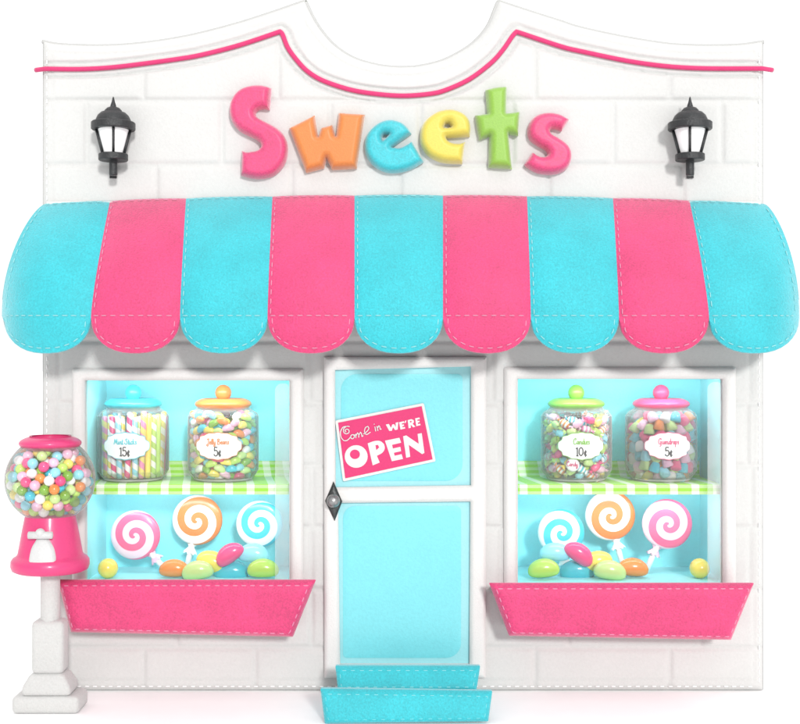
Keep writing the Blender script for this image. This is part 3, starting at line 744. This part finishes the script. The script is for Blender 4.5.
# ------------------------------------------------------------------ script lettering (strokes, x height 1)
GL = {
 'i': (.45, [[(.05,1),(.08,.15),(.3,0),(.45,.2)], [(.12,1.4),(.16,1.46)]]),
 'n': (.85, [[(.05,1),(.08,0)], [(.08,.6),(.35,1),(.55,.8),(.58,.15),(.75,0),(.88,.2)]]),
 't': (.5, [[(.2,1.7),(.15,.2),(.3,0),(.5,.15)], [(-.05,1.05),(.42,1.1)]]),
 'c': (.65, [[(.55,.85),(.3,1),(.05,.5),(.25,0),(.6,.2)]]),
 'k': (.75, [[(.1,1.9),(.06,0)], [(.5,1),(.1,.5),(.45,.05),(.72,.15)]]),
 's': (.6, [[(.5,.85),(.25,1),(.12,.75),(.42,.4),(.35,.05),(.05,.1)]]),
 'e': (.65, [[(.08,.45),(.4,.62),(.42,.9),(.2,.98),(.05,.5),(.22,0),(.62,.2)]]),
 'l': (.4, [[(.1,.6),(.32,1.5),(.22,1.95),(.1,1.4),(.12,.15),(.25,0),(.4,.15)]]),
 'y': (.75, [[(.05,1),(.12,.3),(.3,.15),(.5,.4),(.55,1)], [(.55,1),(.5,-.4),(.25,-.85),(.05,-.5),(.7,.2)]]),
 'a': (.8, [[(.5,.85),(.25,1),(.05,.5),(.2,.02),(.5,.4),(.55,1)], [(.55,1),(.55,.15),(.68,0),(.82,.2)]]),
 'd': (.8, [[(.5,.85),(.25,1),(.05,.5),(.2,.02),(.5,.4)], [(.6,1.9),(.55,.15),(.68,0),(.82,.2)]]),
 'u': (.8, [[(.05,1),(.08,.25),(.25,0),(.5,.35),(.52,1)], [(.52,1),(.55,.1),(.78,.15)]]),
 'm': (1.2, [[(.05,1),(.08,0)], [(.08,.6),(.28,1),(.42,.75),(.44,0)], [(.44,.6),(.7,1),(.85,.8),(.88,.15),(1.02,0),(1.2,.2)]]),
 'r': (.55, [[(.05,1),(.08,0)], [(.08,.55),(.3,.95),(.5,.85)]]),
 'o': (.7, [[(.3,1),(.05,.5),(.28,0),(.55,.5),(.3,1),(.7,.85)]]),
 'p': (.75, [[(.05,1),(.08,-.9)], [(.08,.7),(.35,1),(.58,.5),(.3,.02),(.1,.25)]]),
 'b': (.7, [[(.1,1.9),(.08,.1),(.35,0),(.55,.5),(.35,.95),(.1,.65)]]),
 'M': (1.6, [[(-.1,.2),(.1,0),(.35,1.9),(.7,.3),(1.1,1.9),(1.2,.15),(1.5,.1)]]),
 'S': (1.1, [[(.95,1.6),(.6,1.95),(.3,1.55),(.75,.9),(.7,.15),(.3,0),(-.05,.35),(.15,.6)]]),
 'J': (1.0, [[(.1,1.5),(.3,1.85),(.9,1.85)], [(.65,1.85),(.55,-.2),(.25,-.7),(-.1,-.3),(.3,.1)]]),
 'B': (1.2, [[(.25,1.8),(.15,0)], [(-.1,1.5),(.4,1.95),(.9,1.6),(.35,1.05),(1.0,.6),(.6,-.02),(.0,.1)]]),
 'C': (1.1, [[(.65,1.3),(.85,1.75),(.55,1.95),(.1,1.2),(.15,.3),(.55,-.02),(1.05,.4)]]),
 'G': (1.2, [[(.7,1.35),(.85,1.75),(.55,1.95),(.08,1.2),(.15,.2),(.6,.1),(.85,.8)], [(.5,.8),(1.0,.85)], [(.85,.8),(.75,-.5),(.35,-.6)]]),
 ' ': (.5, []),
 '1': (.62, [[(.05,1.55),(.32,1.9),(.32,0)], [(.08,0),(.56,0)]]),
 '5': (1.0, [[(.82,1.9),(.22,1.9),(.16,1.1),(.5,1.25),(.82,.95),(.8,.25),(.45,-.02),(.1,.2),(.14,.4)]]),
 '0': (1.15, [[(.5,1.92),(.15,1.5),(.1,.5),(.5,-.02),(.9,.5),(.88,1.5),(.5,1.92)]]),
 '¢': (.8, [[(.6,.85),(.3,1.0),(.08,.55),(.3,.05),(.62,.2)], [(.38,1.3),(.34,-.25)]]),
}
def write(mb, text, cx, by, s, fn, r, mi):
    W = sum(GL[c][0] for c in text) * s; x = cx - W / 2
    for ch in text:
        w, st_ = GL[ch]
        for p in st_:
            mb.tube([fn(x + a * s, by + b * s) for a, b in smooth_poly(p, False, 100, 4)], r, 5, mi)
        x += w * s

# ------------------------------------------------------------------ jars
JY = .47; jk = (D + JY) / D; R = .352 * jk
def jr(px): return px / 100 * jk
def jar(cx, ytop, knob_y, lid, title, price, label, tcol):
    b = at(cx, 482, JY); root = empty('candy_jar', (b.x, JY, ZS + .004), label, 'jar', 'candy jars on the gingham shelves')
    H = .72 * jk
    pr = [(0, .012), (R * .70, .012), (R * .80, .022), (R * .9, .055), (R * .975, .10), (R, .16), (R, H - .13), (R * .98, H - .07), (R * .90, H - .035), (R * .78, H - .008), (R * .72, H + .02)]
    pr = [(p[0], p[1]) for p in pr]
    m = MB(); m.lathe(smooth_poly(pr, False, 95, 4), 72); gl_ = m.build('glass_body', M['glass'], root)
    m = MB(); m.lathe([(0, 0), (R * .70, 0), (R * .8, .01), (R * .84, .026), (R * .78, .036), (0, .034)], 56); m.build('glass_foot', M['foot'], root)
    m = MB(); el = [(R * .80 * math.cos(a), H + .045 + .082 * math.sin(a)) for a in np.linspace(-1.35, .75, 9)]
    lp = [(0, el[0][1])] + el + [(R * .56, H + .088), (R * .50, H + .094), (.05, H + .10), (0, H + .10)]
    lp0 = [(0, H - .01), (R * .70, H - .01), (R * .765, H + .0), (R * .785, H + .03), (R * .77, H + .06), (R * .72, H + .078), (R * .62, H + .085), (R * .5, H + .08), (.05, H + .10), (0, H + .10)]
    m.lathe(smooth_poly(lp, False, 95, 3), 64)
    kr = .084; kz = H + .10 + kr * .72
    ld = m.build('lid', M['lid_' + lid], root)
    m = MB(); m.lathe([(kr * math.sin(a), kz - kr * math.cos(a)) for a in np.linspace(0, PI, 18)], 28); m.build('lid_knob', M['lid_' + lid], ld)
    # label, wrapped on the glass
    lz = jr(482 - 445.5)
    def fn(x, y, h=0, e=.006):
        q_ = jr(x) / R; r_ = R + e + h; return Vector((r_ * math.sin(q_), -r_ * math.cos(q_), lz - jr(y)))
    quarter = [(23, 0), (22.3, 3.4), (19, 5.6), (17.8, 8.8), (13.5, 9.8), (9.5, 11.8), (4, 12.2), (0, 13)]
    out = quarter + [(-x, y) for x, y in quarter[::-1][1:]] + [(-x, -y) for x, y in quarter[1:]] + [(x, -y) for x, y in quarter[::-1][1:-1]]
    out = smooth_poly(out, True, 80, 3)
    m = MB(); puffy(m, [(x * 1.035, y * 1.06) for x, y in out], [], lambda x, y, h: fn(x, y, h, .004), T=.001, H=.0005, r=1, step=2.5, mi=1)
    puffy(m, out, [], lambda x, y, h: fn(x, y, h, .009), T=.001, H=.0005, r=1, step=2.5, mi=0)
    lb = m.build('label', [M['label'], M['tag_' + lid]], root, smooth=False)
    m = MB(); fw = lambda x, y: fn(x, -y, .012, 0)
    write(m, title, 0, 1.8, 3.0 if len(title) < 10 else 2.75, fw, .0048, 0)
    write(m, price, 0, -9.4, 4.3, fw, .0062, 1)
    m.build('lettering', [M['tag_' + lid], M['ink']], lb)
    return root, (b.x, JY, ZS + .004), H
M['foot'] = thin_glass('thick_glass_foot', .45)
for k_, c_ in (('turquoise', (58, 210, 224)), ('orange', (246, 136, 56)), ('green', (136, 204, 66)), ('pink', (244, 76, 128))):
    M['lid_' + k_] = felt(k_ + '_lid', rgb(*c_, .78), bump=.05, scale=50, var=.05, rough=.35, coat=.3, sheen=0)
    M['tag_' + k_] = felt(k_ + '_ink', rgb(*[min(255, int(v * .8 + 40)) for v in c_], .85), bump=0, var=.02)
J = [jar(133.3, 0, 0, 'turquoise', 'Mint Sticks', '15¢', 'glass jar of striped mint sticks with a turquoise lid, labelled 15 cents', 0),
     jar(223.3, 0, 0, 'orange', 'Jelly Beans', '5¢', 'glass jar of jelly beans with an orange lid', 0),
     jar(576.3, 0, 0, 'green', 'Candies', '10¢', 'glass jar of wrapped candies with a lime green lid, labelled 10 cents', 0),
     jar(661, 0, 0, 'pink', 'Gumdrops', '5¢', 'glass jar of gumdrops with a pink lid', 0)]
# sticks
rs = jr(2.9)
sm = {}
for nm in ('hot pink', 'light blue', 'lime green', 'yellow', 'pale pink', 'orange'):
    sm['%s and white striped' % nm] = two_tone(nm.replace(' ', '_') + '_white_stripe', rgb(*CC[nm], .78), WHITE, 'helix', 7.5)
sm['pink and yellow striped'] = two_tone('pink_yellow_stripe', rgb(250, 150, 195, .8), rgb(252, 232, 120, .8), 'helix', 7.5)
for nm in ('lime green', 'hot pink', 'turquoise', 'orange', 'yellow'): sm['plain ' + nm] = CM[nm]
sk = list(sm); order = [0, 1, 6, 11, 2, 7, 3, 8, 1, 4, 10, 7, 0, 6, 5, 9, 3, 2, 8, 4, 11, 1, 6, 3]
stick_pro = {}
def place_stick(i, ang, rad, lean):
    kname = sk[order[i % len(order)]]
    if kname not in stick_pro:
        m = MB(); Ls = .67; m.lathe([(0, 0), (rs * .8, .004), (rs, .02), (rs, Ls - .02), (rs * .8, Ls - .004), (0, Ls)], 16); o = m.build('candy_stick', sm[kname]); stick_pro[kname] = o
    else: o = stick_pro[kname].copy(); COL.objects.link(o)
    b = J[0][1]; x, y = rad * math.sin(ang), -rad * math.cos(ang)
    o.location = (b[0] + x, b[1] + y, b[2] + .04); o.rotation_euler = Euler((lean[0], lean[1], random.uniform(0, 6)))
    # apply lean in world after spin
    o.rotation_euler = (Matrix.Rotation(lean[1], 3, 'Y') @ Matrix.Rotation(lean[0], 3, 'X') @ Matrix.Rotation(random.uniform(0, 6), 3, 'Z')).to_euler()
    o.scale = (1, 1, random.uniform(.93, 1.03))
    tag(o, '%s candy stick standing in the jar with the turquoise lid' % kname, 'candy stick', 'candy sticks in the jar')
n_ = 26
for i in range(n_):
    a_ = 2 * PI * i / n_ + random.uniform(-.04, .04); rad = R * .80
    place_stick(i, a_, rad, (random.uniform(-.02, .02), random.uniform(-.05, .05)))
for i in range(14):
    a_ = 2 * PI * i / 14 + .1; place_stick(i + 3, a_, R * .52, (random.uniform(-.03, .03), random.uniform(-.09, .09)))
# beans: bent ellipsoid along X
def bean_mb(L_=1.0, W_=.62, bend=.22):
    m = MB(); n1, n2 = 14, 16; vs = []
    for i in range(n1 + 1):
        a_ = PI * i / n1; x = -math.cos(a_) * L_; r_ = W_ * math.sin(a_) ** .85 if 0 < i < n1 else 1e-3
        for j in range(n2):
            q_ = 2 * PI * j / n2; z = r_ * math.sin(q_) - bend * (x / L_) ** 2 + bend * .4
            vs.append((x, r_ * .92 * math.cos(q_), z))
    fs = [(i*n2+j, (i+1)*n2+j, (i+1)*n2+(j+1)%n2, i*n2+(j+1)%n2) for i in range(n1) for j in range(n2)]
    m.add(vs, fs); return m
BN = bean_mb()
def annulus(Ri, Ro_, z0, z1):
    def ini():
        a_ = rng.uniform(0, 2 * PI); r_ = rng.uniform(Ri, Ro_); return np.array([r_ * math.cos(a_), r_ * math.sin(a_), rng.uniform(z0, z1)])
    def con(P):
        r_ = np.hypot(P[:, 0], P[:, 1]) + 1e-9
        # bottom corner of the jar is rounded
        ro = Ro_ - np.clip(.10 - (P[:, 2] - z0), 0, .1) * .5
        f = np.clip(r_, Ri, ro) / r_; P[:, 0] *= f; P[:, 1] *= f; P[:, 2] = np.clip(P[:, 2], z0, z1); return P
    return ini, con
rbn = jr(5.0)
ini, con = annulus(R * .97 - rbn * 2.6, R * .975 - rbn * .95, .055, .69)
P = pack(270, rbn, ini, con, 200, 0, 1.75)
scatter(P, J[1][1], 'jelly_bean', lambda c: BN.build('jelly_bean', CM[c]), 'small %s jelly bean in the jar with the orange lid', 'jelly bean', 'jelly beans in the jar', rbn * 3, True, rbn * 1.22)
for o in list(COL.objects):
    if o.name.startswith('jelly_bean'): o.rotation_euler = (random.uniform(-.5, .5), random.uniform(-.5, .5), math.atan2(o.location.y - JY, o.location.x - J[1][1][0]) + PI / 2 + random.uniform(-.5, .5))
# gumdrops
gd = MB(); gd.lathe([(0, -.9), (.85, -.9), (.98, -.78), (.94, -.3), (.78, .5), (.6, .8), (.3, .95), (0, .98)], 20)
rg = jr(5.6); ini, con = annulus(R * .97 - rg * 2.5, R * .97 - rg * 1.0, .06, .67)
P = pack(175, rg, ini, con, 200, 0, 1.75)
pool_g = ['pale pink'] * 5 + ['light blue'] * 4 + ['yellow'] * 4 + ['hot pink'] * 3 + ['pale green'] * 4 + ['turquoise'] * 2 + ['orange'] * 2 + ['white'] * 2
save = pool; pool = pool_g
def gdm(c):
    return gd.build('gumdrop', SM[c])
scatter(P, J[3][1], 'gumdrop', gdm, '%s sugared gumdrop in the jar with the pink lid', 'gumdrop', 'gumdrops in the jar', rg * 3, True, rg * .98)
for o in list(COL.objects):
    if o.name.startswith('gumdrop'): o.rotation_euler = (random.uniform(-.6, .6), random.uniform(-.6, .6), random.uniform(0, 3))
pool = save
# wrapped candies
def wrapped(c):
    m = MB(); n2 = 14
    prof = [(-.62, .34), (-.55, .44), (-.3, .5), (0, .52), (.3, .5), (.55, .44), (.62, .34)]
    vs = []
    prof2 = [(-.68, .10)] + prof + [(.68, .10)]
    for x, r_ in prof2:
        for j in range(n2): vs.append((x, r_ * math.cos(2*PI*j/n2), r_ * math.sin(2*PI*j/n2)))
    m.add(vs, [(i*n2+j, (i+1)*n2+j, (i+1)*n2+(j+1)%n2, i*n2+(j+1)%n2) for i in range(len(prof2) - 1) for j in range(n2)])
    for s_ in (-1, 1):      # pleated fan ends
        k_ = 16; fv = []
        for ring_, (x, r_) in enumerate(((.66, .09), (.85, .28), (1.12, .50))):
            for j in range(k_):
                q_ = 2 * PI * j / k_; w_ = 1 + (.22 if j % 2 else -.22) * ring_ * .6
                fv.append((s_ * (x + (.05 if j % 2 else -.05) * ring_), r_ * w_ * math.cos(q_) * .45, r_ * w_ * math.sin(q_)))
        fs = [(i*k_+j, (i+1)*k_+j, (i+1)*k_+(j+1)%k_, i*k_+(j+1)%k_) for i in range(2) for j in range(k_)]
        m.add(fv, fs if s_ > 0 else [f[::-1] for f in fs])
    cb = rgb(*CC[c], .78)
    mat = two_tone('wrapper_' + c.replace(' ', '_'), cb, WHITE if c not in ('white',) else rgb(250, 150, 195, .8), 'band', 1.9) if c in ('turquoise', 'orange', 'white') else CM[c]
    return m.build('wrapped_candy', mat)
rw = jr(6.0); ini, con = annulus(R * .97 - rw * 2.3, R * .955 - rw * .85, .06, .66)
save = pool; pool = ['orange'] * 4 + ['turquoise'] * 3 + ['light blue'] * 2 + ['yellow'] * 3 + ['hot pink'] * 2 + ['pale green'] * 3 + ['lime green'] + ['pale pink'] * 3 + ['white'] * 2
P = pack(135, rw, ini, con, 200, 0, 1.65)
scatter(P, J[2][1], 'wrapped_candy', wrapped, '%s wrapped candy in the jar with the lime green lid', 'wrapped candy', 'wrapped candies in the jar', rw * 3, True, rw * 1.22)
for o in list(COL.objects):
    if o.name.startswith('wrapped_candy'): o.rotation_euler = (random.uniform(-3, 3), random.uniform(-.75, .75), math.atan2(o.location.y - JY, o.location.x - J[2][1][0]) + PI / 2 + random.uniform(-.35, .35))
pool = save
# round badge sweet that carries lettering
bp_ = J[2][1]; bz = jr(482 - 464)
m = MB(); m.lathe([(0, -.028), (.045, -.026), (.066, -.014), (.07, 0), (.066, .014), (0, .02)], 28, 0, (0, 0, 0), 'y')
m2 = lambda x, y: Vector((x, -.0275, y)); write(m, 'Candy', 0, -.012, .026, m2, .0035, 1)
o = m.build('round_candy', [CM['white'], M['rope']], angle=60); qa = -.25; o.location = (bp_[0] + (R - .022) * math.sin(qa), bp_[1] - (R - .022) * math.cos(qa), bp_[2] + bz); o.rotation_euler = (0, 0, qa)
tag(o, 'round white sweet with pink writing low in the jar with the lime green lid', 'sweet')

# ------------------------------------------------------------------ lollipops and loose beans in the windows
zf = CZ - FLOORH
SP = {}
for nm, ca, cb in (('pink', rgb(252, 104, 152, .8), rgb(254, 222, 238, .84)), ('orange', rgb(248, 140, 62, .76), rgb(255, 255, 255, .84)), ('turquoise', rgb(44, 206, 228, .8), rgb(255, 255, 255, .84))):
    for sgn in (1, -1): SP[nm, sgn] = two_tone('%s_swirl' % nm, cb, ca, 'spiral', 1.9, sgn)
def lolly(cx, cy, r, ex, ey, colr, sgn, Y, label, ribbon='white'):
    c = at(cx, cy, Y); e = at(ex, ey, Y); d = (e - c).normalized(); Lb = (c.z - zf) / -d.z; rad = r / 100 * (D + Y) / D
    base_ = c + d * (Lb); ang = math.atan2(-d.x, -d.z)     # stick tilt in the picture plane
    root = empty('lollipop', base_, label, 'lollipop', 'swirl lollipops in the display windows')
    Rm = Matrix.Rotation(-ang if False else math.atan2(-d.x, -d.z), 4, 'Y')
    m = MB(); k_ = rad / .26; ths = .062
    pr = [(.26 * math.cos(a) ** .9 if a < PI / 2 - 1e-6 else 0, 0) for a in ()]
    pr = []
    for a in np.linspace(-PI / 2, PI / 2, 22):
        rr_ = .26 * (1 - abs(math.sin(a)) ** 3.2) ** (1 / 2.2) if abs(abs(a) - PI / 2) > 1e-6 else 0; pr.append((rr_, ths * math.sin(a)))
    m.lathe(pr, 56, 0, (0, 0, 0), 'y')
    disc = m.build('candy_disc', SP[colr, sgn], root); disc.location = c - base_; disc.scale = (k_, k_, k_)
    m = MB(); m.tube([d * rad * .9, d * (Lb - .01)], .030, 12); s = m.build('stick', M['label'], root); s.location = c - base_
    m = MB(); side = Vector((-d.z, 0, d.x)); p0 = d * rad * .985
    vs = []; K2 = 18
    for i_, (t_, w_) in enumerate(((0, .05), (.03, .030), (.085, .078))):
        for j in range(K2):
            q_ = 2 * PI * j / K2; rr_ = w_ * (1 + (.09 if j % 2 else -.09) * (i_ != 1)); vs.append(p0 + d * (t_ + (.02 * (j % 2) if i_ == 2 else 0)) + side * (rr_ * math.cos(q_)) + Vector((0, rr_ * .6 * math.sin(q_), 0)))
    m.add(vs, [(i*K2+j, i*K2+(j+1)%K2, (i+1)*K2+(j+1)%K2, (i+1)*K2+j) for i in range(2) for j in range(K2)])
    rbn_ = m.build('ribbon', M['label'] if ribbon == 'white' else CM['pale pink'], root); rbn_.location = c - base_
lolly(135.5, 535, 24.7, 164, 568, 'pink', 1, .46, 'pink swirl lollipop leaning left in the left display window', 'pink')
lolly(197.5, 520, 25, 188, 562, 'orange', 1, .60, 'orange swirl lollipop in the middle of the left display window')
lolly(259.7, 524, 23.3, 254, 562, 'turquoise', 1, .50, 'turquoise swirl lollipop in the left display window')
lolly(561, 532.5, 23.3, 566, 570, 'turquoise', -1, .50, 'turquoise swirl lollipop in the right display window')
lolly(610, 515.5, 25, 621, 560, 'orange', -1, .60, 'orange swirl lollipop in the middle of the right display window')
lolly(667, 524, 25, 650, 562, 'pink', -1, .46, 'pink swirl lollipop leaning right in the right display window', 'pink')
BIG = bean_mb(1.0, .60, .16)
CM['deep teal'] = candy('deep_teal_candy', rgb(70, 204, 220, .85))
def bean(cx, cy, w, tilt_, col_, Y, side_, extra=''):
    c = at(cx, cy, Y); s = w / 200 * (D + Y) / D
    o = BIG.build('large_jelly_bean', CM[col_]); o.scale = (s, s, s); o.rotation_euler = (random.uniform(-.2, .2), -math.radians(tilt_), 0); o.location = c
    tag(o, 'large %s jelly bean%s in the %s display window' % (col_, extra, side_), 'jelly bean', 'large jelly beans at the bottom of the windows')
for side_, items in (('left', [(174, 569, 30, 0, 'orange', .22, ''), (197.5, 571, 32, 8, 'pale green', .12, ''), (213, 562.5, 34, -25, 'yellow', .30, ''), (231, 571.5, 35, 0, 'deep teal', .30, ''),
                               (229.5, 554.5, 31, 35, 'hot pink', .20, ' on top of the pile'), (253.5, 554, 32, -4, 'light blue', .25, ' on top of the pile'), (263, 569, 32, 0, 'lime green', .14, '')]),
                     ('right', [(543.6, 569, 32, 5, 'lime green', .14, ''), (555, 552.8, 31, -2, 'light blue', .25, ' on top of the pile'), (579, 554, 32, -35, 'hot pink', .20, ' on top of the pile'), (577, 571, 35, 0, 'deep teal', .30, ''),
                                (596, 562, 33, 18, 'yellow', .30, ''), (610, 571, 33, -8, 'pale green', .12, ''), (633, 568, 31, -4, 'orange', .22, '')])):
    for it in items: bean(*it[:6], side_, it[6])
for cx, side_ in ((108, 'left'), (699.6, 'right')):
    c = at(cx, 570.5, .2); o = ico.build('gumball', CM['yellow']); o.scale = (.102,) * 3; o.location = (c.x, c.y, zf + .102)
    tag(o, 'large yellow gumball alone on the floor of the %s display window' % side_, 'gumball')

# ------------------------------------------------------------------ light
w = bpy.data.worlds.new('World'); scene.world = w; w.use_nodes = True
N = w.node_tree.nodes; Lk = w.node_tree.links; bg = N['Background']
tc = N.new('ShaderNodeTexCoord'); sx = N.new('ShaderNodeSeparateXYZ'); Lk.new(tc.outputs['Generated'], sx.inputs[0])
# bright white studio: backdrop side full white, front side dimmer, brightest overhead
fr_ = N.new('ShaderNodeMapRange'); fr_.interpolation_type = 'SMOOTHSTEP'; fr_.inputs[1].default_value = -.6; fr_.inputs[2].default_value = .7; fr_.inputs[3].default_value = .66; fr_.inputs[4].default_value = 1.03
Lk.new(sx.outputs[1], fr_.inputs[0])
up_ = N.new('ShaderNodeMapRange'); up_.inputs[1].default_value = .1; up_.inputs[2].default_value = 1; up_.inputs[3].default_value = 0; up_.inputs[4].default_value = .72
Lk.new(sx.outputs[2], up_.inputs[0])
Lk.new(math_node(N, Lk, 'ADD', fr_.outputs[0], up_.outputs[0]), bg.inputs['Strength']); bg.inputs['Color'].default_value = (1, 1, 1, 1)
ld = bpy.data.lights.new('key_light', 'SUN'); ld.energy = 2.3; ld.angle = math.radians(7); ld.color = (1, .99, .975)
lo_ = bpy.data.objects.new('key_light', ld); COL.objects.link(lo_)
dirv = Vector((-.26, 1.0, -.34)).normalized(); lo_.rotation_euler = dirv.to_track_quat('-Z', 'Y').to_euler(); lo_.location = (2, -8, 8)
for x0, x1, y0, y1 in WIN:
    a = bpy.data.lights.new('case_fill', 'AREA'); a.shape = 'RECTANGLE'; a.size = 1.8; a.size_y = .12; a.energy = 15  # fill lamp added to brighten the case, no fitting modelled
    o = bpy.data.objects.new('case_fill', a); COL.objects.link(o); o.location = (at((x0 + x1) / 2, 0).x, .06, at(0, y0).z - .03); o.rotation_euler = (math.radians(58), 0, 0)
    a = bpy.data.lights.new('case_fill', 'AREA'); a.shape = 'RECTANGLE'; a.size = 1.8; a.size_y = .1; a.energy = 10  # second added fill, under the shelf
    o = bpy.data.objects.new('case_fill', a); COL.objects.link(o); o.location = (at((x0 + x1) / 2, 0).x, .10, ZS - .10); o.rotation_euler = (math.radians(58), 0, 0)

a = bpy.data.lights.new('added_overhead_fill', 'AREA'); a.shape = 'RECTANGLE'; a.size = 9; a.size_y = .9; a.energy = 14  # added overhead fill, lifts the tops of awning and letters
o = bpy.data.objects.new('added_overhead_fill', a); COL.objects.link(o); o.location = (0, -3.0, 8.3); o.rotation_euler = Vector((0, .55, -1)).to_track_quat('-Z', 'Y').to_euler()
cam = bpy.data.cameras.new('camera'); co = bpy.data.objects.new('camera', cam); COL.objects.link(co)
co.location = (0, -D, CZ); co.rotation_euler = (PI / 2, 0, 0); cam.sensor_width = 36; cam.lens = 36 * D / 8.0; cam.clip_end = 2000
scene.camera = co
scene.view_settings.view_transform = 'Standard'; scene.view_settings.look = 'None'; scene.view_settings.exposure = 0; scene.view_settings.gamma = 1
scene.render.engine = 'CYCLES'
scene.cycles.transparent_max_bounces = 16
scene.render.resolution_x = 1024; scene.render.resolution_y = 927
